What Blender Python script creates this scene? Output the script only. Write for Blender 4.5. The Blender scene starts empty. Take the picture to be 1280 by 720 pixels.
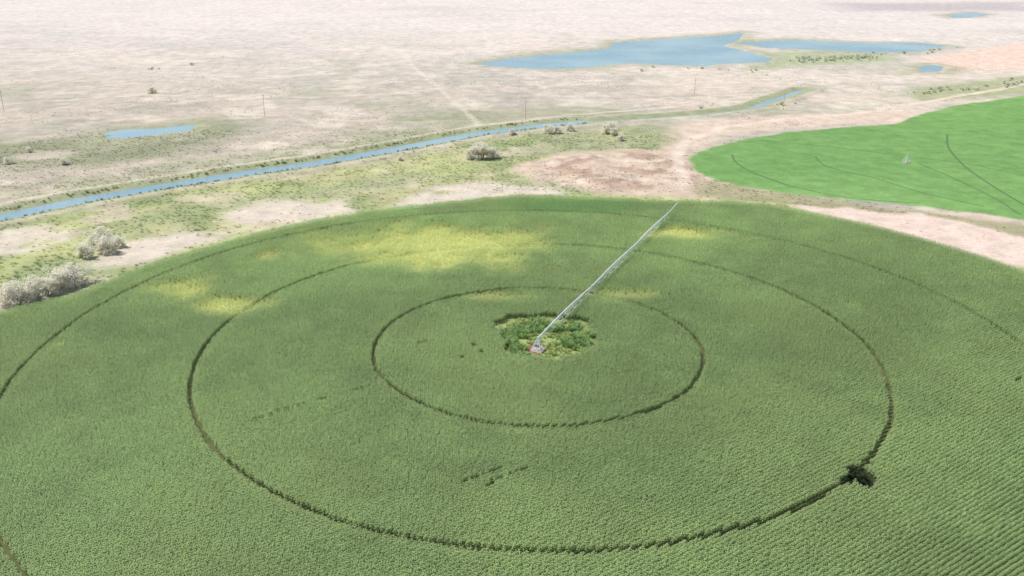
import bpy, math, random
import numpy as np
from mathutils import Vector, Matrix
random.seed(4); rng=np.random.default_rng(7)
S=bpy.context.scene
# ---------------------------------------------------------------- camera
F=1150.0; H=118.0; PITCH=math.atan(435/1150); ROLL=math.radians(0.4)
fw=np.array([0,math.cos(PITCH),-math.sin(PITCH)]); R0=np.array([1,0,0.]); U0=np.array([0,math.sin(PITCH),math.cos(PITCH)])
cr,sr=math.cos(ROLL),math.sin(ROLL)
RR=cr*R0+sr*U0; UU=-sr*R0+cr*U0
cam=bpy.data.cameras.new("camera"); co=bpy.data.objects.new("camera",cam); S.collection.objects.link(co)
M=Matrix.Identity(4)
for i in range(3):
    M[i][0]=RR[i]; M[i][1]=UU[i]; M[i][2]=-fw[i]
M[2][3]=H
co.matrix_world=M
cam.sensor_width=36; cam.lens=F/1280*36; cam.clip_end=60000; cam.clip_start=0.5
S.camera=co
def g(u,v):
    """camera pixel -> position on the ground plane"""
    d=fw*F+RR*(u-640)-UU*(v-360)
    t=H/-d[2]
    return (d[0]*t,d[1]*t)
def G(l): return np.array([g(*p) for p in l])
P=np.array(g(672,438))
# ---------------------------------------------------------------- noise
def h2(ix,iy,s):
    n=(ix.astype(np.int64)*374761393+iy.astype(np.int64)*668265263+s*982451653)&0xffffffff
    n=((n^(n>>13))*1274126177)&0xffffffff
    n=(n^(n>>16))&0xffffff
    return n/float(0xffffff)
def vn(x,y,sc,s=0):
    x=x/sc; y=y/sc; ix=np.floor(x); iy=np.floor(y); fx=x-ix; fy=y-iy
    fx=fx*fx*(3-2*fx); fy=fy*fy*(3-2*fy)
    a=h2(ix,iy,s);b=h2(ix+1,iy,s);c=h2(ix,iy+1,s);d=h2(ix+1,iy+1,s)
    return (a*(1-fx)+b*fx)*(1-fy)+(c*(1-fx)+d*fx)*fy
def fbm(x,y,sc,s=0,o=4):
    t=0;a=1;w=0
    for i in range(o):
        t=t+a*vn(x*(0.8)+y*0.6,-x*0.6+y*0.8,sc,s+i*17); w+=a; a*=.55; sc*=.47; x,y=x*.8+y*.6+13,-x*.6+y*.8+7
    return t/w
def ss(a,b,x):
    t=np.clip((x-a)/(b-a),0,1); return t*t*(3-2*t)
def segd(x,y,a,b):
    ax,ay=a;bx,by=b; dx,dy=bx-ax,by-ay
    t=np.clip(((x-ax)*dx+(y-ay)*dy)/(dx*dx+dy*dy+1e-9),0,1)
    return np.hypot(x-ax-t*dx,y-ay-t*dy)
def pld(x,y,pl):
    d=np.full(x.shape,1e9)
    for i in range(len(pl)-1): d=np.minimum(d,segd(x,y,pl[i],pl[i+1]))
    return d
def sdf(x,y,poly,pad=150):
    out=np.full(x.shape,1e6)
    m=(x>poly[:,0].min()-pad)&(x<poly[:,0].max()+pad)&(y>poly[:,1].min()-pad)&(y<poly[:,1].max()+pad)
    X=x[m];Y=y[m]
    if X.size==0: return out
    d=pld(X,Y,np.vstack([poly,poly[:1]])); ins=np.zeros(X.shape,bool)
    n=len(poly)
    for i in range(n):
        ax,ay=poly[i];bx,by=poly[(i+1)%n]
        if ay==by: continue
        c=((ay>Y)!=(by>Y))&(X<(bx-ax)*(Y-ay)/(by-ay)+ax)
        ins^=c
    out[m]=np.where(ins,-d,d)
    return out
# ---------------------------------------------------------------- material helpers
def newmat(n):
    m=bpy.data.materials.new(n); m.use_nodes=True
    return m,m.node_tree.nodes,m.node_tree.links
def simple(n,c,rough=.7,metal=0,var=.25,scale=3.):
    m,N,L=newmat(n); b=N['Principled BSDF']
    b.inputs['Roughness'].default_value=rough; b.inputs['Metallic'].default_value=metal
    no=N.new('ShaderNodeTexNoise'); no.inputs['Scale'].default_value=scale; no.inputs['Detail'].default_value=4
    tc=N.new('ShaderNodeTexCoord'); L.new(tc.outputs['Object'],no.inputs['Vector'])
    r=N.new('ShaderNodeValToRGB'); r.color_ramp.elements[0].position=.3; r.color_ramp.elements[1].position=.7
    r.color_ramp.elements[0].color=(*[k*(1-var) for k in c],1); r.color_ramp.elements[1].color=(*[min(1,k*(1+var)) for k in c],1)
    L.new(no.outputs['Fac'],r.inputs[0]); L.new(r.outputs[0],b.inputs['Base Color'])
    return m
def foliage(n,transl=.3,inst=True,c=(.2,.2,.1),spec=.25,var=.35):
    m,N,L=newmat(n); b=N['Principled BSDF']; b.inputs['Roughness'].default_value=.5
    b.inputs['Specular IOR Level'].default_value=spec
    gm=N.new('ShaderNodeNewGeometry')
    if inst:
        at=N.new('ShaderNodeAttribute'); at.attribute_type='INSTANCER'; at.attribute_name='tint'; col=at.outputs['Color']
    else:
        rg=N.new('ShaderNodeRGB'); rg.outputs[0].default_value=(*c,1); col=rg.outputs[0]
    no=N.new('ShaderNodeTexNoise'); no.inputs['Scale'].default_value=1.3; no.inputs['Detail'].default_value=2
    L.new(gm.outputs['Position'],no.inputs['Vector'])
    mr=N.new('ShaderNodeMapRange'); mr.inputs['To Min'].default_value=1-var; mr.inputs['To Max'].default_value=1+var
    mr.inputs['From Min'].default_value=.3; mr.inputs['From Max'].default_value=.7
    L.new(no.outputs['Fac'],mr.inputs['Value'])
    mx=N.new('ShaderNodeVectorMath'); mx.operation='SCALE'; L.new(col,mx.inputs[0]); L.new(mr.outputs[0],mx.inputs['Scale'])
    L.new(mx.outputs[0],b.inputs['Base Color'])
    t=N.new('ShaderNodeBsdfTranslucent'); L.new(mx.outputs[0],t.inputs['Color'])
    ms=N.new('ShaderNodeMixShader'); ms.inputs[0].default_value=transl
    L.new(b.outputs[0],ms.inputs[1]); L.new(t.outputs[0],ms.inputs[2]); L.new(ms.outputs[0],N['Material Output'].inputs[0])
    return m
def mesh_obj(name,V,Fc,mats,mi=None,link=True,smooth=False,parent=None):
    me=bpy.data.meshes.new(name); me.from_pydata([tuple(v) for v in V],[],[tuple(f) for f in Fc])
    for m in mats: me.materials.append(m)
    if mi is not None: me.polygons.foreach_set('material_index',mi)
    if smooth: me.polygons.foreach_set('use_smooth',[True]*len(Fc))
    me.update()
    o=bpy.data.objects.new(name,me)
    if link: S.collection.objects.link(o)
    if parent: o.parent=parent
    return o
class MB:
    def __init__(s): s.V=[];s.F=[];s.M=[]
    def tube(s,a,b,r0,r1=None,n=5,mi=0,cap=True):
        r1=r0 if r1 is None else r1
        a=Vector(a);b=Vector(b);d=(b-a).normalized()
        x=d.cross(Vector((0,0,1)))
        if x.length<1e-3: x=Vector((1,0,0))
        x.normalize(); y=d.cross(x); k=len(s.V)
        for q,r in((a,r0),(b,r1)):
            for i in range(n):
                t=2*math.pi*i/n; s.V.append(q+x*(r*math.cos(t))+y*(r*math.sin(t)))
        for i in range(n):
            j=(i+1)%n; s.F.append((k+i,k+j,k+n+j,k+n+i)); s.M.append(mi)
        if cap:
            s.F.append(tuple(k+i for i in range(n))[::-1]); s.F.append(tuple(k+n+i for i in range(n))); s.M+=[mi,mi]
    def box(s,c,sx,sy,sz,ang=0,mi=0):
        k=len(s.V); ca,sa=math.cos(ang),math.sin(ang)
        for z in(-1,1):
            for x,y in((-1,-1),(1,-1),(1,1),(-1,1)):
                X=x*sx/2;Y=y*sy/2; s.V.append(Vector((c[0]+X*ca-Y*sa,c[1]+X*sa+Y*ca,c[2]+z*sz/2)))
        for f in((3,2,1,0),(4,5,6,7),(0,1,5,4),(1,2,6,5),(2,3,7,6),(3,0,4,7)): s.F.append(tuple(k+i for i in f)); s.M.append(mi)
    def obj(s,name,mats,**k): return mesh_obj(name,s.V,s.F,mats,s.M,**k)
# ---------------------------------------------------------------- layout
canal=G([(-260,318),(-120,294),(0,271),(100,250),(200,233),(300,217),(400,203),(500,185),(600,166),(680,156.5),(728,152)])
canalm=G([(728,152),(800,148),(870,143),(925,137),(946,133)])
canal2=G([(946,133),(962,126),(985,119),(1004,112.5)])
canal_all=np.vstack([canal,canalm[1:],canal2[1:]])
lake=G([(588,80),(640,72),(700,66),(760,60),(765,53),(830,48),(900,44),(932,40),(925,50),(905,57),(940,65),(968,73),(960,78),(900,80),(880,83),(780,79),(740,84),(690,87),(640,85)])
lake2=G([(915,53),(990,49),(1080,53),(1150,53),(1188,57),(1150,65),(1090,66),(1030,63),(960,60)])
pond=G([(126,166),(150,161),(200,159),(235,155),(250,156),(235,164),(200,168),(160,173),(130,174)])
pondb=G([(1145,83),(1165,80),(1182,83),(1175,90),(1150,90)])
pondc=G([(1180,19),(1215,15),(1240,18),(1215,22),(1190,22)])
waters=[lake,lake2,pond,pondb,pondc]
corn_top=[(-700,640),(-350,500),(-60,410),(0,392),(60,381),(105,369),(140,352),(200,330),(300,300),(400,277),(500,262),(600,252),(650,247),(700,248),(760,250),(830,254),(900,255),(960,258),(1020,268),(1100,285),(1180,303),(1240,318),(1280,330),(1400,372),(1600,470)]
corn_poly=np.vstack([G(corn_top),[[260,60],[-260,60]]])
green=G([(862,198),(880,188),(925,176),(980,166),(1060,159),(1120,155),(1150,143),(1200,131),(1280,120),(1500,108),(1750,200),(1500,330),(1280,275),(1150,258),(1000,243),(920,232),(870,215)])
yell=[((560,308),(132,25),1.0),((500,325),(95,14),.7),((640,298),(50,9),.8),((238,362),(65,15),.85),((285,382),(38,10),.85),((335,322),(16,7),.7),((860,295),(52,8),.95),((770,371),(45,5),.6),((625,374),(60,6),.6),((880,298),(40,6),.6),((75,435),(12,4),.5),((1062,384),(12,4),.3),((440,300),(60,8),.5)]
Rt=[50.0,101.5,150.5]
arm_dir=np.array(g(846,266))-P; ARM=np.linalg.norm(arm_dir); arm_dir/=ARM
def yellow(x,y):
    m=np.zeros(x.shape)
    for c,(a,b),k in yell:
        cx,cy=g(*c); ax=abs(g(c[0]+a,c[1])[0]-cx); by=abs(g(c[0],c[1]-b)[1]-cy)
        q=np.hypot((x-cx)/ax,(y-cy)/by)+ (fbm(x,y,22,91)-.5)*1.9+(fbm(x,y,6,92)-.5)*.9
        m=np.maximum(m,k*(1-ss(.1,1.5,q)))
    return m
# ---------------------------------------------------------------- ground
def grow(a,step,k,end):
    out=[];x=a;s=step
    while x<end: x+=s; s*=1+k; out.append(x)
    return out
xs=list(np.arange(-430,521,2.0)); right=grow(520,2,.03,15000); left=[-430-(v-520) for v in right][::-1]
xs=np.array(left+xs+right)
ysf=list(np.arange(90,700,2.0)); far=grow(698,2,.013,16000)
near=[90-v for v in grow(0,4,.12,3000)][::-1]
ys=np.array(near+ysf+far)
X,Y=np.meshgrid(xs,ys); X=X.ravel();Y=Y.ravel()
n1=fbm(X,Y,160,1);n2=fbm(X,Y,45,2);n3=fbm(X,Y,14,3);n4=fbm(X,Y,420,5)
wx=X+(fbm(X,Y,18,11)-.5)*14; wy=Y+(fbm(X,Y,18,12)-.5)*14
wx2=X+(fbm(X,Y,9,13,3)-.5)*5; wy2=Y+(fbm(X,Y,9,14,3)-.5)*5
def A(*c): return np.array(c)
col=np.zeros((X.size,3))
straw=A(.51,.43,.335); sage=A(.36,.33,.26); pink=A(.55,.43,.35); olive=A(.27,.28,.165)
def mix(c,m): 
    global col
    col=col*(1-m[:,None])+c*m[:,None]
col[:]=straw
mix(pink,ss(.45,.62,n1)*.7)
mix(sage,ss(.48,.66,n2)*.8)
mix(sage,ss(.50,.72,n4)*.55)
mix(sage*.88,ss(.50,.66,fbm(X,Y,26,35))*ss(.4,.6,n1)*.65)
mix(olive,ss(.58,.74,fbm(X,Y,70,33))*.5)
mix(A(.60,.52,.42),ss(.55,.72,fbm(X,Y,30,21))*.6)
mix(A(.64,.57,.525),ss(450,1500,Y)*.70)  # haze painted into the ground colour: paler with distance
mix(A(.46,.41,.38),ss(.52,.68,fbm(X*.35,Y,130,37))*ss(700,1000,Y)*.35)
dc=np.minimum(np.minimum(pld(X,Y,canal),pld(X,Y,canal2)+2.5),pld(X,Y,canalm)+4.6)
def zone(pts,c,f=8,s=1.,w=True,pw=None):
    d=sdf(wx if w else X,wy if w else Y,G(pts) if isinstance(pts,list) else pts)
    m=(1-ss(-f,f,d))*s
    if pw is not None: m=m*pw
    mix(c,m); return m
zone([(-80,180),(60,176),(130,170),(260,146),(310,158),(250,190),(100,206),(-80,220)],olive*.85,18,.9,pw=ss(.28,.55,n2+.14))
zone([(440,160),(560,138),(760,132),(800,145),(690,150),(560,166),(440,190)],olive,14,.6,pw=ss(.3,.6,n2+.1))
zone([(0,235),(200,205),(400,178),(560,160),(560,168),(400,196),(200,225),(0,256)],olive*1.05,8,.6,pw=ss(.35,.6,n3+.1))
# fringe
fr=zone([(-160,320),(0,283),(200,243),(400,214),(600,178),(700,165),(800,158),(850,178),(862,215),(980,250),(1280,330),(1500,400),(1500,800),(-300,800)],A(.37,.36,.19),10,1)
fr=np.clip(fr,0,1)
mix(A(.245,.285,.13),fr*ss(.40,.58,n2)*.9)
mix(A(.40,.415,.19),fr*ss(.5,.66,fbm(X,Y,28,41))*.7)
mix(A(.50,.425,.31),fr*ss(.55,.7,fbm(X,Y,24,44))*.7)
for pz in ([(480,268),(540,232),(600,227),(690,234),(705,243),(620,247),(560,253),(500,270)],
           [(275,265),(330,252),(430,251),(445,268),(360,279),(300,277)],
           [(115,333),(150,300),(220,292),(300,286),(260,305),(190,327),(130,335)],
           [(-120,310),(0,290),(60,284),(110,290),(60,310),(0,320),(-120,350)],
           [(-120,395),(0,362),(80,350),(130,345),(110,362),(0,390),(-120,425)]):
    zone(pz,A(.55,.47,.38),6,.95,pw=ss(.25,.5,n3+.08))
zone([(130,285),(330,240),(520,214),(560,222),(420,248),(270,258),(150,300)],A(.26,.30,.15),9,.6)
zone([(640,212),(700,190),(760,187),(850,188),(872,215),(970,242),(900,250),(830,246),(740,241),(680,226)],A(.52,.40,.31),5,.95)
mix(A(.36,.25,.18),(1-ss(-4,6,sdf(wx,wy,G([(690,200),(800,190),(860,205),(870,235),(760,236),(700,222)]))))*ss(.47,.6,n3)*.8)
zone([(830,160),(900,150),(1000,143),(1130,138),(1140,152),(1000,158),(900,170),(862,192),(838,195)],A(.56,.44,.34),6,.9)
zone([(690,162),(840,155),(850,180),(760,190),(640,198)],olive*1.05,10,.7,pw=ss(.3,.6,n3+.1))
zone([(1130,112),(1280,93),(1500,85),(1500,106),(1280,118),(1150,126)],A(.31,.33,.18),8,.85)
zone([(1150,72),(1280,52),(1500,50),(1500,82),(1280,86),(1170,88)],A(.63,.47,.37),12,.9)
zone([(950,66),(1095,61),(1125,76),(990,84),(930,90),(955,79)],A(.32,.36,.20),14,.8)
zone([(1040,4),(1290,2),(1290,14),(1060,14)],A(.38,.33,.33),60,.7)
zone([(868,222),(960,238),(1280,281),(1500,320),(1500,350),(1280,299),(1150,270),(1060,263),(960,256),(880,247)],A(.30,.28,.16),4,.9)
zone([(975,257),(1060,260),(1150,267),(1280,297),(1500,350),(1500,410),(1280,332),(1180,306),(1100,288),(1020,270)],A(.60,.47,.39),3,1)
# canal banks
mix(A(.27,.295,.16),(1-ss(10,24,dc+(n3-.5)*12))*.85)
sd=dc-7.2
mix(A(.55,.47,.36),(1-ss(1.5,3,abs(dc-16)))*.5)
for q in waters:
    dd=sdf(X,Y,q,60); mix(A(.34,.335,.22),(1-ss(2,30,dd+(n2-.5)*26))*.7); sd=np.minimum(sd,sdf(wx2,wy2,q,60))
# dirt tracks
road=G([(858,232),(850,212),(846,196),(858,176),(900,160),(970,150),(1060,143),(1140,130),(1280,105)])
mix(A(.63,.51,.41),(1-ss(2,4.5,pld(X,Y,road)))*.8)
for rd in ([(-40,262),(100,237),(200,221),(300,206),(400,192),(500,175),(600,157),(690,146),(800,138),(930,122)],[(700,232),(760,222),(830,226),(862,234)],[(690,205),(740,196),(800,203),(845,200)],[(0,130),(180,118),(400,122),(600,108),(800,104)],[(600,157),(560,120),(520,88),(500,60)]):
    mix(A(.62,.53,.43),(1-ss(1.2,3.2,pld(X,Y,G(rd))+(n3-.5)*3))*.5)
# fields
gm=1-ss(-1.5,1.5,sdf(wx2,wy2,green)); mix(A(.165,.30,.09),gm)
mix(A(.22,.365,.12),gm*ss(.4,.7,n2)*.6); mix(A(.135,.255,.08),gm*ss(.5,.75,n4)*.6)
fr_=(X*math.cos(.5)+Y*math.sin(.5)); mix(A(.12,.24,.07),gm*ss(.5,.8,vn(fr_,X*0,3.5,19))*.3)
gd=np.hypot(X-g(1133,203)[0],Y-g(1133,203)[1]); mix(A(.13,.25,.075),gm*ss(.6,1,np.sin(gd/9.0))*.25)
cs=sdf(X,Y,corn_poly); rp=np.hypot(X-P[0],Y-P[1])
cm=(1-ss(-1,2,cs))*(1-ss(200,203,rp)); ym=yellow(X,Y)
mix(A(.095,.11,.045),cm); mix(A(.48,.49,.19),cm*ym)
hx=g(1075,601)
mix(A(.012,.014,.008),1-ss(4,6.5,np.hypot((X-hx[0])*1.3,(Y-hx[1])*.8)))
ctr=np.array(g(681,424)); cxr,cyr=15.0,18.5
cq=np.hypot((X-ctr[0])/cxr,(Y-ctr[1])/cyr)+(fbm(X,Y,7,55)-.5)*.9
mix(A(.28,.35,.13),(1-ss(.8,1.1,cq))*.9)
mix(A(.25,.12,.08),(1-ss(2.8,5.0,np.hypot(X-P[0]+2,(Y-P[1])*.9)+ (n3-.5)*4)))
# height
flat=1-ss(0,14,np.minimum(cs,sdf(X,Y,green)))
flat=np.maximum(flat,(rp<203)*1.0)
Z=(n3-.5)*1.0+(n2-.5)*2.2*ss(380,700,Y)+(n1-.5)*5*ss(600,1000,Y)
Z+=(1-ss(-5,8,sdf(X,Y,G([(690,200),(800,188),(860,200),(880,235),(760,238),(700,222)]))))*(fbm(X,Y,8,71)-.35)*4.0
Z*=(1-flat)
wet=1-ss(0,22,sd); 
Zs=np.clip(sd*.22,-1.6,.6)
Z=Z*(1-wet)+wet*Zs
Z+=(1-ss(0,6,abs(dc-15)))*.8*(1-flat)
nx,ny=len(xs),len(ys)
idx=np.arange(nx*ny).reshape(ny,nx)
quads=np.stack([idx[:-1,:-1],idx[:-1,1:],idx[1:,1:],idx[1:,:-1]],-1).reshape(-1,4)
def grid_mesh(name,co_,quads):
    me=bpy.data.meshes.new(name); me.vertices.add(len(co_)); me.vertices.foreach_set('co',co_.ravel().astype(np.float32))
    nq=len(quads); me.loops.add(nq*4); me.loops.foreach_set('vertex_index',quads.ravel().astype(np.int32))
    me.polygons.add(nq); me.polygons.foreach_set('loop_start',np.arange(0,nq*4,4,dtype=np.int32))
    me.polygons.foreach_set('use_smooth',np.ones(nq,bool)); me.update(calc_edges=True)
    o=bpy.data.objects.new(name,me); S.collection.objects.link(o); return o
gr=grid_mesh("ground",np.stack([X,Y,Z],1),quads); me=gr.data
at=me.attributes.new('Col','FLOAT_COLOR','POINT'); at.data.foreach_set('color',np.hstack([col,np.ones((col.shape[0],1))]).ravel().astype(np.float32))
m,N,L=newmat("ground_soil_and_grass"); b=N['Principled BSDF']; b.inputs['Roughness'].default_value=.95; b.inputs['Specular IOR Level'].default_value=.1
a=N.new('ShaderNodeAttribute'); a.attribute_name='Col'
geo=N.new('ShaderNodeNewGeometry')
def noise(sc,det,ro=.6):
    n=N.new('ShaderNodeTexNoise'); n.inputs['Scale'].default_value=sc; n.inputs['Detail'].default_value=det; n.inputs['Roughness'].default_value=ro
    L.new(geo.outputs['Position'],n.inputs['Vector']); return n
def mrange(o,a0,a1,b0,b1):
    r=N.new('ShaderNodeMapRange'); L.new(o,r.inputs['Value'])
    for k,v in zip(('From Min','From Max','To Min','To Max'),(a0,a1,b0,b1)): r.inputs[k].default_value=v
    return r.outputs[0]
nA=noise(.09,6,.65); nB=noise(.6,4,.6)
pA=mrange(nA.outputs['Fac'],.35,.65,.84,1.13); pB=mrange(nB.outputs['Fac'],.3,.7,.88,1.11)
mu=N.new('ShaderNodeMath'); mu.operation='MULTIPLY'; L.new(pA,mu.inputs[0]); L.new(pB,mu.inputs[1])
vm=N.new('ShaderNodeVectorMath'); vm.operation='SCALE'; L.new(a.outputs['Color'],vm.inputs[0]); L.new(mu.outputs[0],vm.inputs['Scale'])
L.new(vm.outputs[0],b.inputs['Base Color'])
bp=N.new('ShaderNodeBump'); bp.inputs['Distance'].default_value=.5; bp.inputs['Strength'].default_value=.5
L.new(nA.outputs['Fac'],bp.inputs['Height']); L.new(bp.outputs[0],b.inputs['Normal'])
me.materials.append(m)
# ---------------------------------------------------------------- water
m,N,L=newmat("water"); b=N['Principled BSDF']; b.inputs['Roughness'].default_value=.2; b.inputs['Specular IOR Level'].default_value=.3
geo=N.new('ShaderNodeNewGeometry'); nz=N.new('ShaderNodeTexNoise'); nz.inputs['Scale'].default_value=.5; nz.inputs['Detail'].default_value=5
L.new(geo.outputs['Position'],nz.inputs['Vector'])
bp=N.new('ShaderNodeBump'); bp.inputs['Distance'].default_value=.35; bp.inputs['Strength'].default_value=.7; L.new(nz.outputs['Fac'],bp.inputs['Height']); L.new(bp.outputs[0],b.inputs['Normal'])
nz2=N.new('ShaderNodeTexNoise'); nz2.inputs['Scale'].default_value=.012; nz2.inputs['Detail'].default_value=4; L.new(geo.outputs['Position'],nz2.inputs['Vector'])
rp_=N.new('ShaderNodeValToRGB'); rp_.color_ramp.elements[0].position=.38; rp_.color_ramp.elements[1].position=.62
rp_.color_ramp.elements[0].color=(.18,.29,.335,1); rp_.color_ramp.elements[1].color=(.27,.375,.40,1)
L.new(nz2.outputs['Fac'],rp_.inputs[0]); L.new(rp_.outputs[0],b.inputs['Base Color'])
water=m
def ribbon(name,pl,w,z,mat):
    V=[];Fc=[]
    for i,p in enumerate(pl):
        q0=pl[max(0,i-1)];q1=pl[min(len(pl)-1,i+1)]; t=q1-q0; t=t/np.linalg.norm(t); n=np.array([-t[1],t[0]])
        V+= [(*(p+n*w),z),(*(p-n*w),z)]
    for i in range(len(pl)-1): Fc.append((2*i,2*i+1,2*i+3,2*i+2))
    return mesh_obj(name,V,Fc,[mat])
ribbon("canal_water",canal_all,9,-.35,water)
for nm,ql in(("lake_water",[lake,lake2]),("pond_water",[pond]),("pond_water",[pondb]),("pond_water",[pondc])):
    d=np.minimum.reduce([sdf(wx2,wy2,q,60) for q in ql]); qs=quads[(d[quads].min(1)<7)]
    u_,inv=np.unique(qs,return_inverse=True)
    o=grid_mesh(nm,np.stack([X[u_],Y[u_],np.full(u_.size,-.35)],1),inv.reshape(-1,4)); o.data.materials.append(water)
# wheel tracks in alfalfa field
tk=simple("track_soil",(.085,.155,.05),.9)
def dense(l,n=24):
    p=G(l); out=[]
    for i in range(len(p)-1):
        p0=p[max(0,i-1)];p1=p[i];p2=p[i+1];p3=p[min(len(p)-1,i+2)]
        for k in range(n):
            t=k/n; out.append(.5*((2*p1)+(-p0+p2)*t+(2*p0-5*p1+4*p2-p3)*t*t+(-p0+3*p1-3*p2+p3)*t**3))
    out.append(p[-1]); return np.array(out)
for l,w in(([(915,193),(920,203),(940,215),(985,232)],.6),([(1019,195),(1028,205),(1050,213),(1092,222)],.5),([(1184,168),(1186,185),(1205,207),(1240,232),(1290,262)],.65),([(1150,205),(1190,222),(1240,246),(1275,268)],.4),([(930,178),(960,176),(1040,184),(1125,194)],.35),([(1145,197),(1210,205),(1290,222)],.3),([(1092,222),(1150,240),(1230,258)],.4),([(985,232),(1060,247),(1150,254)],.35)):
    ribbon("wheel_track",dense(l,10),w,.05,tk)
# ---------------------------------------------------------------- scatter via geometry nodes
def scatter(name,pts,rotz,scl,tint,protos,idx,tilt=.08):
    n=len(pts); me=bpy.data.meshes.new(name); me.vertices.add(n); me.vertices.foreach_set('co',pts.astype(np.float32).ravel())
    rot=np.stack([rng.normal(0,tilt,n),rng.normal(0,tilt,n),rotz],1)
    a=me.attributes.new('rot','FLOAT_VECTOR','POINT'); a.data.foreach_set('vector',rot.astype(np.float32).ravel())
    a=me.attributes.new('scl','FLOAT_VECTOR','POINT'); a.data.foreach_set('vector',scl.astype(np.float32).ravel())
    a=me.attributes.new('tint','FLOAT_COLOR','POINT'); a.data.foreach_set('color',np.hstack([tint,np.ones((n,1))]).astype(np.float32).ravel())
    a=me.attributes.new('idx','INT','POINT'); a.data.foreach_set('value',idx.astype(np.int32))
    o=bpy.data.objects.new(name,me); S.collection.objects.link(o)
    c=bpy.data.collections.new(name+"_plants")
    for p in protos: c.objects.link(p)
    ng=bpy.data.node_groups.new(name+"_nodes",'GeometryNodeTree')
    ng.interface.new_socket('Geometry',in_out='INPUT',socket_type='NodeSocketGeometry'); ng.interface.new_socket('Geometry',in_out='OUTPUT',socket_type='NodeSocketGeometry')
    N=ng.nodes;L=ng.links; gi=N.new('NodeGroupInput');go=N.new('NodeGroupOutput'); ip=N.new('GeometryNodeInstanceOnPoints')
    ci=N.new('GeometryNodeCollectionInfo'); ci.inputs['Collection'].default_value=c; ci.inputs['Separate Children'].default_value=True; ci.inputs['Reset Children'].default_value=True
    def na(nm,t):
        q=N.new('GeometryNodeInputNamedAttribute'); q.data_type=t; q.inputs['Name'].default_value=nm; return q.outputs['Attribute']
    e=N.new('FunctionNodeEulerToRotation'); L.new(na('rot','FLOAT_VECTOR'),e.inputs[0])
    mp=N.new('GeometryNodeMeshToPoints'); L.new(gi.outputs[0],mp.inputs[0])
    L.new(mp.outputs[0],ip.inputs['Points']); L.new(ci.outputs[0],ip.inputs['Instance']); ip.inputs['Pick Instance'].default_value=True
    L.new(na('idx','INT'),ip.inputs['Instance Index']); L.new(e.outputs[0],ip.inputs['Rotation']); L.new(na('scl','FLOAT_VECTOR'),ip.inputs['Scale'])
    L.new(ip.outputs[0],go.inputs[0])
    md=o.modifiers.new("scatter",'NODES'); md.node_group=ng
    return o
# corn prototypes
cornmat=foliage("corn_leaf",.42,spec=.35,var=.08)
tass=simple("corn_tassel",(.55,.58,.30),.8)
def corn_proto(k):
    r=random.Random(k); b=MB()
    for ox in(-.11,.11):
        oy=r.uniform(-.04,.04); hgt=r.uniform(2.1,2.3)
        b.tube((ox,oy,0),(ox,oy,hgt),.018,.01,3,0,False)
        base=r.uniform(0,6.28)
        for i in range(8):
            z=1.1+i*(hgt-1.2)/7; az=base+i*math.pi*.77+r.uniform(-.4,.4); l=r.uniform(.42,.53)*(1-.25*max(0,i-4)/3); w=r.uniform(.07,.09)
            d=Vector((math.cos(az),math.sin(az),0)); s=Vector((-d.y,d.x,0)); o=Vector((ox,oy,z)); kk=len(b.V)
            for (t,hh,ww) in((0,0,.5),(.35,.12,1),(.7,.10,.9),(1,-.05,.15)):
                c=o+d*(t*l)+Vector((0,0,hh*l)); b.V+=[c+s*w*ww,c-s*w*ww]
            for j in range(3): b.F.append((kk+2*j,kk+2*j+1,kk+2*j+3,kk+2*j+2)); b.M.append(0)
        for i in range(3):
            az=r.uniform(0,6.28); d=Vector((math.cos(az)*.14,math.sin(az)*.14,.18)); s=Vector((-d.y,d.x,0)).normalized()*.025
            o=Vector((ox,oy,hgt-.02)); kk=len(b.V); b.V+=[o-s,o+s,o+d]; b.F.append((kk,kk+1,kk+2)); b.M.append(1)
    return b.obj("corn_plant",[cornmat,tass],link=False)
cp=[corn_proto(i) for i in range(5)]
th=math.radians(35); e1=np.array([math.cos(th),math.sin(th)]); e2=np.array([-e1[1],e1[0]])
ROW=1.1; STEP=.62
t=np.arange(-210,210,STEP); s=np.arange(-210,210,ROW)
T,Q=np.meshgrid(t,s); wob=(vn(T,Q,30,3)-.5)*.5; T=T+rng.normal(0,.05,T.shape); Q=Q+rng.normal(0,.045,Q.shape)+wob
cx=(P[0]+T*e1[0]+Q*e2[0]).ravel(); cy=(P[1]+T*e1[1]+Q*e2[1]).ravel()
rr=np.hypot(cx-P[0],cy-P[1]); k=(rr<200)&(cy>110)&(abs(cx)<.58*cy+40)
cx=cx[k];cy=cy[k];rr=rr[k]
k=sdf(cx,cy,corn_poly)<(fbm(cx,cy,6,61)-.5)*5
for i,R in enumerate(Rt): k&=abs(rr-R+(vn(cx,cy,14,8)-.5)*.5)>(.7,.78,.62)[i]
k&=(np.hypot((cx-hx[0])*1.5,(cy-hx[1])*.85)+(vn(cx,cy,1.5,9)-.5)*1.5)>4.2
q=np.hypot((cx-ctr[0])/cxr,(cy-ctr[1])/cyr)+(fbm(cx,cy,7,55)-.5)*.9; k&=q>1.0
for a_,b_ in(((578,611),(646,584)),((602,616),(662,591)),((310,533),(380,512)),((390,509),(467,486))):
    k&=(segd(cx,cy,g(*a_),g(*b_))>.60)|(rng.random(cx.size)<.45)
for _ in range(6):
    an=rng.uniform(0,6.28); ra=rng.uniform(20,150); px,py=P[0]+ra*math.cos(an),P[1]+ra*math.sin(an); le=rng.uniform(1,4)
    k&=segd(cx,cy,(px,py),(px+e1[0]*le,py+e1[1]*le))>rng.uniform(.4,.6)
for c_ in((592,437),(577,452),(600,445)):
    w_=g(*c_); k&=np.hypot(cx-w_[0],cy-w_[1])>1.0
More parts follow.
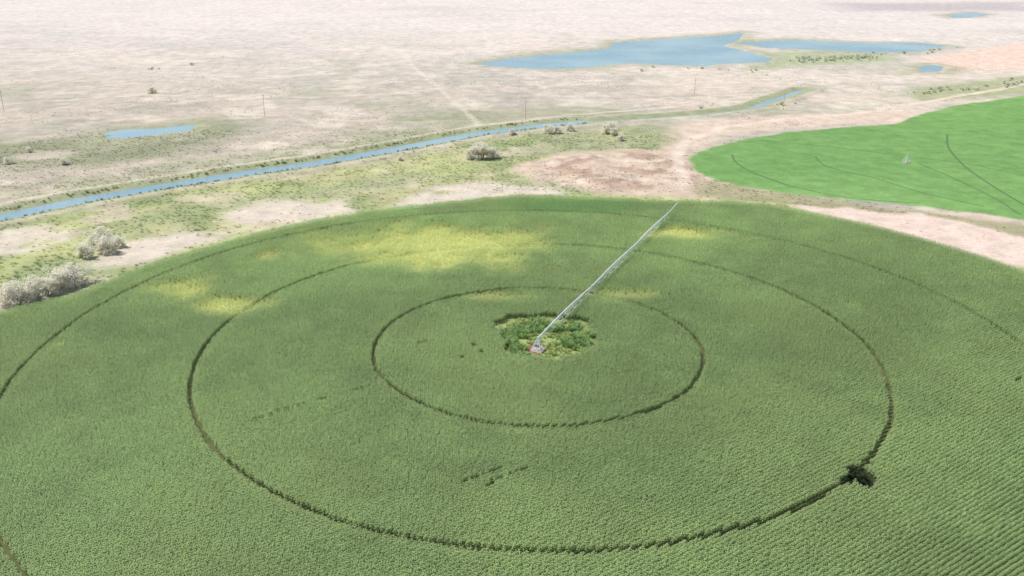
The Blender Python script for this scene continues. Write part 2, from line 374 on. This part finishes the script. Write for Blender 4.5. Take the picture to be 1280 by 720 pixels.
ye=yellow(cx,cy); k&=rng.random(cx.size)>ye*.25
cx=cx[k];cy=cy[k];ye=ye[k];rr=rr[k]; n=cx.size
tone=fbm(cx,cy,50,77)*.6+fbm(cx,cy,9,78)*.4
tint=np.array([.365,.490,.200])[None]*(.86+.28*ss(.3,.7,tone))[:,None]
tint=tint*rng.uniform(.9,1.1,n)[:,None]
ed=ss(.45,.7,fbm(cx,cy,35,79))[:,None]*.35
tint=tint*(1-ed)+np.array([.44,.53,.21])*ed
tint=tint*(1+.25*ss(250,420,cy))[:,None]  # far corn lightened, haze veil put into the tint
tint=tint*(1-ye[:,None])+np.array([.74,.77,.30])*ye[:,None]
gz=np.clip(1-np.hypot((cx-g(720,262)[0])/45,(cy-g(720,262)[1])/14),0,1)[:,None]; gz=np.minimum(gz*2,1)*.6
tint=np.minimum(tint*(1-gz)+np.array([.23,.46,.14])*gz,.85)
sc=(1-.4*ye)*rng.uniform(.94,1.05,n)*(.93+.14*tone)
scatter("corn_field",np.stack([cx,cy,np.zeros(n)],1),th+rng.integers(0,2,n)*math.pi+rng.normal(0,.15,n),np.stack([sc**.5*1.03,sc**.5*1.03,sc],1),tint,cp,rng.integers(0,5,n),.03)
print("CORN",n,"P",P,"ARM",ARM)
# grass tuft / weeds
fol=foliage("weed_leaf",.35,var=.25)
def tuft(k,nb,h,spread,w):
    r=random.Random(k);b=MB()
    for i in range(nb):
        az=r.uniform(0,6.28); rr_=r.uniform(0,spread); o=Vector((rr_*math.cos(az),rr_*math.sin(az),0)); az+=r.uniform(-.8,.8)
        d=Vector((math.cos(az),math.sin(az),0)); s=Vector((-d.y,d.x,0)); hh=h*r.uniform(.6,1.1); kk=len(b.V)
        for t,z,ww in((0,0,.6),(.25,.6,1),(.65,.95,.3)):
            c=o+d*(t*hh*.8)+Vector((0,0,z*hh)); b.V+=[c+s*w*ww,c-s*w*ww]
        for j in range(2): b.F.append((kk+2*j,kk+2*j+1,kk+2*j+3,kk+2*j+2)); b.M.append(0)
    return b.obj("grass_tuft",[fol],link=False)
def shrub(k,nl,R,h,ls):
    r=random.Random(k);b=MB()
    cl=[(Vector((r.gauss(0,R*.4),r.gauss(0,R*.4),h*r.uniform(.35,.8))),R*r.uniform(.25,.45)) for _ in range(7)]
    for c,_ in cl: b.tube((0,0,0),c,.04*R,.015*R,3,0,False)
    for i in range(nl):
        c,q=r.choice(cl); v=Vector((r.gauss(0,1),r.gauss(0,1),r.gauss(0,1))).normalized()*q*r.uniform(.5,1.1); p=c+v; p.z=max(.03,p.z)
        x=Vector((r.gauss(0,1),r.gauss(0,1),r.gauss(0,.5))).normalized(); y=x.cross(Vector((r.gauss(0,.6),r.gauss(0,.6),1))).normalized()
        l=ls*r.uniform(.6,1.2); kk=len(b.V); b.V+=[p-x*l,p+y*l*.5,p+x*l,p-y*l*.5]; b.F.append((kk,kk+1,kk+2,kk+3)); b.M.append(0)
    return b.obj("sagebrush",[fol],link=False)
def gz_at(x,y):
    i=np.clip(np.searchsorted(xs,x)-1,0,nx-2); j=np.clip(np.searchsorted(ys,y)-1,0,ny-2)
    zz=Z.reshape(ny,nx); fx=(x-xs[i])/(xs[i+1]-xs[i]); fy=(y-ys[j])/(ys[j+1]-ys[j])
    return (zz[j,i]*(1-fx)+zz[j,i+1]*fx)*(1-fy)+(zz[j+1,i]*(1-fx)+zz[j+1,i+1]*fx)*fy
CG=col.reshape(ny,nx,3); SD=sd.reshape(ny,nx)
def near_i(x,y): return np.clip(np.searchsorted(ys,y),0,ny-1),np.clip(np.searchsorted(xs,x),0,nx-1)
# weeds in the pivot centre and the wet hole
n=900; a_=rng.uniform(0,6.28,n); r_=np.sqrt(rng.random(n))*1.0
wx_=ctr[0]+r_*cxr*np.cos(a_); wy_=ctr[1]+r_*cyr*np.sin(a_)
kk=(np.hypot(wx_-P[0],wy_-P[1])>3.2)&(fbm(wx_,wy_,6,66)>.34); wx_=wx_[kk];wy_=wy_[kk]; n=wx_.size
big=fbm(wx_,wy_,9,67)
tt=np.where((big>.52)[:,None],np.array([[.29,.43,.15]]),np.array([[.46,.53,.20]]))*rng.uniform(.75,1.2,n)[:,None]
sc=np.where(big>.52,rng.uniform(1.4,2.4,n),rng.uniform(.7,1.4,n))
tf=[tuft(i,34,.75,.35,.04) for i in range(3)]
scatter("pivot_weeds",np.stack([wx_,wy_,np.zeros(n)],1),rng.uniform(0,6.28,n),np.stack([sc,sc,sc],1),tt,tf,rng.integers(0,3,n))
n=26; a_=rng.uniform(0,6.28,n); r_=np.sqrt(rng.random(n))*3.4; sc=rng.uniform(.7,1.4,n)
scatter("weed_clump",np.stack([hx[0]+r_*.6*np.cos(a_),hx[1]+r_*np.sin(a_),np.zeros(n)],1),a_,np.stack([sc,sc,sc],1),np.tile([.03,.055,.018],(n,1))*rng.uniform(.7,1.3,(n,1)),[tuft(i+9,30,.8,.35,.03) for i in range(3)],rng.integers(0,3,n))
# field-margin grass
n=60000; gx=rng.uniform(-300,330,n); gy=rng.uniform(255,600,n)
ok=(sdf(gx,gy,corn_poly)>1)&(sdf(gx,gy,green)>2)&(pld(gx,gy,canal_all)>8.2)&(abs(gx)<.6*gy)
gx=gx[ok];gy=gy[ok]; j,i=near_i(gx,gy); c=CG[j,i]; veg=c[:,1]/c[:,0]; ok=(rng.random(gx.size)<np.clip((veg-.84)*2.2,.02,.7)); gx=gx[ok];gy=gy[ok];c=c[ok];n=gx.size
sc=rng.uniform(.5,1.2,n)*(.7+.8*fbm(gx,gy,20,88))
scatter("meadow_grass",np.stack([gx,gy,gz_at(gx,gy)],1),rng.uniform(0,6.28,n),np.stack([sc*1.4,sc*1.4,sc*.7],1),np.minimum(c*1.28*rng.uniform(.85,1.15,(n,1)),.9),[tuft(i+20,26,.6,.4,.035) for i in range(3)],rng.integers(0,3,n))
# sagebrush over the steppe
n=30000; gy=450+ (rng.random(n)**1.4)*1000; gx=rng.uniform(-.62,.62,n)*gy
ok=(sdf(gx,gy,corn_poly)>6)&(sdf(gx,gy,green)>4)&(pld(gx,gy,canal_all)>9); 
j,i=near_i(gx,gy); ok&=SD[j,i]>3; ok&=(fbm(gx,gy,60,99)+.2*rng.random(n))>.65
gx=gx[ok];gy=gy[ok];n=gx.size; sc=rng.uniform(.3,.8,n)
scatter("sagebrush",np.stack([gx,gy,gz_at(gx,gy)-.05],1),rng.uniform(0,6.28,n),np.stack([sc,sc,sc*.55],1),np.tile([.66,.62,.50],(n,1))*rng.uniform(.85,1.15,(n,1)),[shrub(i,90,1.1,1.1,.22) for i in range(4)],rng.integers(0,4,n))
# reeds along the water
pts=[]
for i in range(len(canal)-1):
    a0,b0=canal[i],canal[i+1]; le=np.linalg.norm(b0-a0); d=(b0-a0)/le; nn=np.array([-d[1],d[0]])
    for _ in range(int(le*1.1)):
        u=rng.uniform(0,le); sd_=rng.choice([-1,1]); pts.append(a0+d*u+nn*sd_*rng.uniform(7.6,11.5))
pts=np.array(pts); ok=fbm(pts[:,0],pts[:,1],12,101)>.42; pts=pts[ok]; n=len(pts); sc=rng.uniform(.6,1.3,n)
scatter("canal_reeds",np.stack([pts[:,0],pts[:,1],gz_at(pts[:,0],pts[:,1])-.05],1),rng.uniform(0,6.28,n),np.stack([sc,sc,sc],1),np.tile([.25,.29,.14],(n,1))*rng.uniform(.7,1.3,(n,1)),[tuft(i+40,30,1.,.6,.05) for i in range(3)],rng.integers(0,3,n))
# ---------------------------------------------------------------- trees
leafm=foliage("olive_leaf",.45,inst=False,c=(.80,.77,.65),var=.12,spec=.3); bark=simple("bark",(.42,.37,.31),.9)
def tree_mesh(k):
    r=random.Random(k); b=MB(); cl=[]
    for s in range(4):
        az=s*1.57+r.uniform(-.5,.5); base=Vector((r.uniform(-.25,.25),r.uniform(-.25,.25),0)); a0=base; rad=.2; d=Vector((math.cos(az)*.5,math.sin(az)*.5,1)).normalized()
        for q in range(3):
            a1=a0+d*r.uniform(.9,1.3); b.tube(a0,a1,rad,rad*.65,5,1,False); rad*=.65; a0=a1
            for _ in range(2):
                dd=(d+Vector((r.gauss(0,.7),r.gauss(0,.7),r.gauss(0,.35)))).normalized(); e=a0+dd*r.uniform(.9,1.9); b.tube(a0,e,rad*.7,.03,4,1,False); cl.append((e,r.uniform(.55,1.05)))
            d=(d+Vector((r.gauss(0,.35),r.gauss(0,.35),.0))).normalized()
        cl.append((a0,r.uniform(.6,1.0)))
    for _ in range(12):
        az=r.uniform(0,6.28); cl.append((Vector((math.cos(az)*r.uniform(1.4,2.8),math.sin(az)*r.uniform(1.4,2.8),r.uniform(.5,1.6))),r.uniform(.5,.9)))
    for c,q in cl:
        for i in range(95):
            v=Vector((r.gauss(0,1),r.gauss(0,1),r.gauss(0,.8))).normalized()*q*r.random()**.4*1.1; p=c+v; p.z=max(.05,p.z)
            x=Vector((r.gauss(0,1),r.gauss(0,1),r.gauss(0,.45))).normalized(); y=x.cross(Vector((r.gauss(0,.5),r.gauss(0,.5),1))).normalized()
            l=r.uniform(.1,.22); kk=len(b.V); b.V+=[p-x*l,p+y*l*.45,p+x*l,p-y*l*.45]; b.F.append((kk,kk+1,kk+2,kk+3)); b.M.append(0)
    return b.obj("olive_tree",[leafm,bark],link=False)
tm=[tree_mesh(i).data for i in range(4)]
def tree(u,v,wpx,hk=1.):
    x,y=g(u,v); d=(y*math.cos(PITCH)+H*math.sin(PITCH)); w=wpx*d/F; o=bpy.data.objects.new("olive_tree",random.choice(tm)); S.collection.objects.link(o)
    s_=w/5.6; o.location=(x,y,float(gz_at(np.array([x]),np.array([y]))[0])-.1); o.scale=(s_,s_,s_*hk); o.rotation_euler=(0,0,random.uniform(0,6.28))
for t_ in [(22,381,42),(42,376,40),(76,362,38),(97,356,36),(60,370,32),(10,374,28),(86,352,30),
           (590,198,22),(603,199,27),(616,198,20),(600,192,20),
           (120,310,26),(133,316,30),(108,322,26),(147,309,20),(128,300,24),
           (684,167,15),(697,166,13),(712,163,13),(758,166,16),(768,168,14),(775,176,12),(764,162,14),(640,169,10),
           (190,116,12),(12,205,13),(36,190,10),(82,205,12),(500,200,9)]:
    tree(t_[0],t_[1],t_[2],.9)
# shoreline shrub masses
pts=[]
for (a0,b0,nn,sp) in(((990,76),(1085,72),100,3),((1090,66),(1180,64),30,3),((780,84),(990,92),10,4),((1130,118),(1280,102),34,4),((870,140),(1000,130),10,4),((170,90),(240,82),5,4)):
    for _ in range(nn):
        f=random.random(); pts.append(g(a0[0]+(b0[0]-a0[0])*f+random.gauss(0,6),a0[1]+(b0[1]-a0[1])*f+random.gauss(0,sp*.5)))
pts=np.array(pts); j,i=near_i(pts[:,0],pts[:,1]); pts=pts[SD[j,i]>3]; n=len(pts); sc=rng.uniform(1.4,3.4,n)
scatter("distant_shrubs",np.stack([pts[:,0],pts[:,1],gz_at(pts[:,0],pts[:,1])-.1],1),rng.uniform(0,6.28,n),np.stack([sc,sc,sc*.8],1),np.tile([.62,.62,.48],(n,1))*rng.uniform(.8,1.2,(n,1)),[shrub(i+30,260,1.1,1.2,.14) for i in range(4)],rng.integers(0,4,n))
# ---------------------------------------------------------------- centre-pivot irrigation machine
galv=simple("galvanised_steel",(.80,.81,.82),.45,.05,.06); rub=simple("tyre_rubber",(.03,.03,.03),.8); conc=simple("concrete",(.36,.31,.27),.9); boxm=simple("control_box_paint",(.65,.64,.6),.5)
def pivot(base,dirv,towers,overhang,k=1.):
    root=bpy.data.objects.new("center_pivot_irrigation",None); S.collection.objects.link(root); root.location=(base[0],base[1],0)
    root.rotation_euler=(0,0,math.atan2(dirv[1],dirv[0]))
    HP=4.1
    b=MB()
    for sx in(-1,1):
        for sy in(-1,1):
            b.tube((sx*1.7,sy*1.7,.2),(sx*.25,sy*.25,HP-.1),.09*k)
    for z,w in((1.3,1.3),(2.6,.82)):
        for p,q in(((-w,-w),(w,-w)),((w,-w),(w,w)),((w,w),(-w,w)),((-w,w),(-w,-w))): b.tube((*p,z),(*q,z),.06*k)
    b.tube((0,0,.2),(0,0,HP+.5),.16*k,n=8); b.obj("pivot_tower",[galv],parent=root)
    b=MB(); b.box((0,0,.1),3.8,3.8,.2); b.obj("concrete_pad",[conc],parent=root)
    b=MB(); b.box((-1.2,-1.6,1.5),.7,.4,1.0); b.box((-1.2,-1.6,.6),.12,.12,.8); b.obj("control_box",[boxm],parent=root)
    pipe=MB();tr=MB();dr=MB();tw=MB();wh=MB()
    st=[0]+towers
    for a0,b0 in zip(st[:-1],st[1:]):
        n=8; L_=b0-a0
        def pz(f): return HP+.7*4*f*(1-f)
        def tz(f): return HP-.15-1.15*(1-(abs(2*f-1))**2.2)
        for i in range(n):
            f0,f1=i/n,(i+1)/n; pipe.tube((a0+L_*f0,0,pz(f0)),(a0+L_*f1,0,pz(f1)),.17*k,n=8)
            for sy in(-1,1):
                w0=.75*(1 if 0<i else .1); w1=.75*(1 if i<n-1 else .1)
                tr.tube((a0+L_*f0,sy*w0,tz(f0)),(a0+L_*f1,sy*w1,tz(f1)),.055*k,n=4)
                if i>0: tr.tube((a0+L_*f0,0,pz(f0)),(a0+L_*f0,sy*.75,tz(f0)),.05*k,n=4)
                if 0<i<n-1: tr.tube((a0+L_*(f0+.5/n)+0,0,pz(f0+.5/n)),(a0+L_*f0,sy*.75,tz(f0)),.035*k,n=4)
            if i>0: tr.tube((a0+L_*f0,-.75,tz(f0)),(a0+L_*f0,.75,tz(f0)),.05*k,n=4)
        for i in range(1,17):
            f=i/17; x=a0+L_*f; dr.tube((x,.13,pz(f)),(x,.35,pz(f)+.1),.02,n=4); dr.tube((x,.35,pz(f)+.1),(x,.35,2.3),.02,n=4); dr.tube((x,.35,2.3),(x,.35,2.15),.05,n=5)
        for sy in(-1,1):
            tw.tube((b0,sy*.15,HP),(b0-.0,sy*2.0,.75),.075*k); tw.tube((b0-1.6,0,HP+.1),(b0,sy*1.6,.8),.04*k); 
            wh.tube((b0-.16,sy*1.95,.62),(b0+.16,sy*1.95,.62),.62,n=18); tw.tube((b0-.2,sy*1.95,.62),(b0+.2,sy*1.95,.62),.3,n=12)
        tw.tube((b0,-2.1,.75),(b0,2.1,.75),.1*k); tw.tube((b0,-1.05,2.4),(b0,1.05,2.4),.05*k); tw.box((b0,0,HP+.4),.4,.3,.5)
    x0=st[-1]; n=5
    if towers:
        for i in range(n): pipe.tube((x0+overhang*i/n,0,HP+.12*i),(x0+overhang*(i+1)/n,0,HP+.12*(i+1)),.13*k,n=8)
        tr.tube((x0,0,HP),(x0,0,HP+2.2),.06*k)
        for f in(.45,.95): tr.tube((x0,0,HP+2.2),(x0+overhang*f,0,HP+.6*f),.025*k,n=4)
        dr.tube((x0+overhang,0,HP+.6),(x0+overhang+.6,.5,HP+1.2),.06)
        for q,nm,mt in((pipe,"water_pipe",galv),(tr,"truss",galv),(dr,"sprinkler_drops",galv),(tw,"drive_towers",galv),(wh,"wheels",rub)): q.obj(nm,[mt],parent=root)
pivot(P,arm_dir,Rt,max(6,ARM-150.5))
pb=np.array(g(1133,203)); pivot(pb,(1,.3),[],0,.8)
# ---------------------------------------------------------------- utility poles
wood=simple("pole_wood",(.42,.37,.32),.9); ins=simple("insulator",(.5,.5,.48),.3)
pp=[g(5,139),g(331,146),g(657,149),g(979,138)]
wires=MB()
def pole(p,ang,h=15.5):
    b=MB(); b.tube((0,0,-.3),(0,0,h),.18,.12,8,0); b.box((0,0,h-.9),.14,2.8,.14); b.box((0,0,h-2.2),.12,2.0,.12)
    for y in(-1.3,0,1.3): b.tube((0,y,h-.8 if y else h),(0,y,(h-.8 if y else h)+.4),.07,.05,6,1)
    for s_ in(-1,1): b.tube((0,0,h-1.9),(0,s_*1.1,h-1.0),.04,n=4)
    o=b.obj("utility_pole",[wood,ins]); o.location=(p[0],p[1],float(gz_at(np.array([p[0]]),np.array([p[1]]))[0])); o.rotation_euler=(0,0,ang)
for i,p in enumerate(pp):
    a0=pp[max(0,i-1)];b0=pp[min(3,i+1)]; pole(p,math.atan2(b0[1]-a0[1],b0[0]-a0[0]))
pole(g(868,118),.5,13)
for a0,b0 in zip(pp[:-1],pp[1:]):
    an=math.atan2(b0[1]-a0[1],b0[0]-a0[0]); nn=(-math.sin(an),math.cos(an))
    for off in(-1.3,0,1.3):
        pr=None
        for q in range(13):
            f=q/12; z=15.2+(0.3 if off==0 else -.3)-2.4*4*f*(1-f); c=(a0[0]+(b0[0]-a0[0])*f+nn[0]*off,a0[1]+(b0[1]-a0[1])*f+nn[1]*off,z)
            if pr: wires.tube(pr,c,.02,n=3,cap=False)
            pr=c
wires.obj("power_line_wires",[simple("wire_metal",(.2,.2,.2),.5,.5)])
# ---------------------------------------------------------------- light
el=math.radians(60); sd3=Vector((-.85,.25,0)).normalized(); sd3=Vector((sd3.x*math.cos(el),sd3.y*math.cos(el),math.sin(el)))
sl=bpy.data.lights.new("sun",'SUN'); sl.energy=4.7; sl.angle=math.radians(.5); sl.color=(1,.96,.88)
so=bpy.data.objects.new("sun",sl); S.collection.objects.link(so); so.rotation_euler=sd3.to_track_quat('Z','Y').to_euler(); so.location=(0,0,300)
w=bpy.data.worlds.new("World"); S.world=w; w.use_nodes=True; N=w.node_tree.nodes; L=w.node_tree.links
sk=N.new('ShaderNodeTexSky'); sk.sky_type='NISHITA'; sk.sun_disc=False; sk.sun_elevation=el; sk.sun_rotation=math.atan2(sd3.x,sd3.y)
L.new(sk.outputs[0],N['Background'].inputs['Color']); N['Background'].inputs['Strength'].default_value=.15
S.view_settings.view_transform='Standard'; S.view_settings.look='None'; S.view_settings.exposure=0
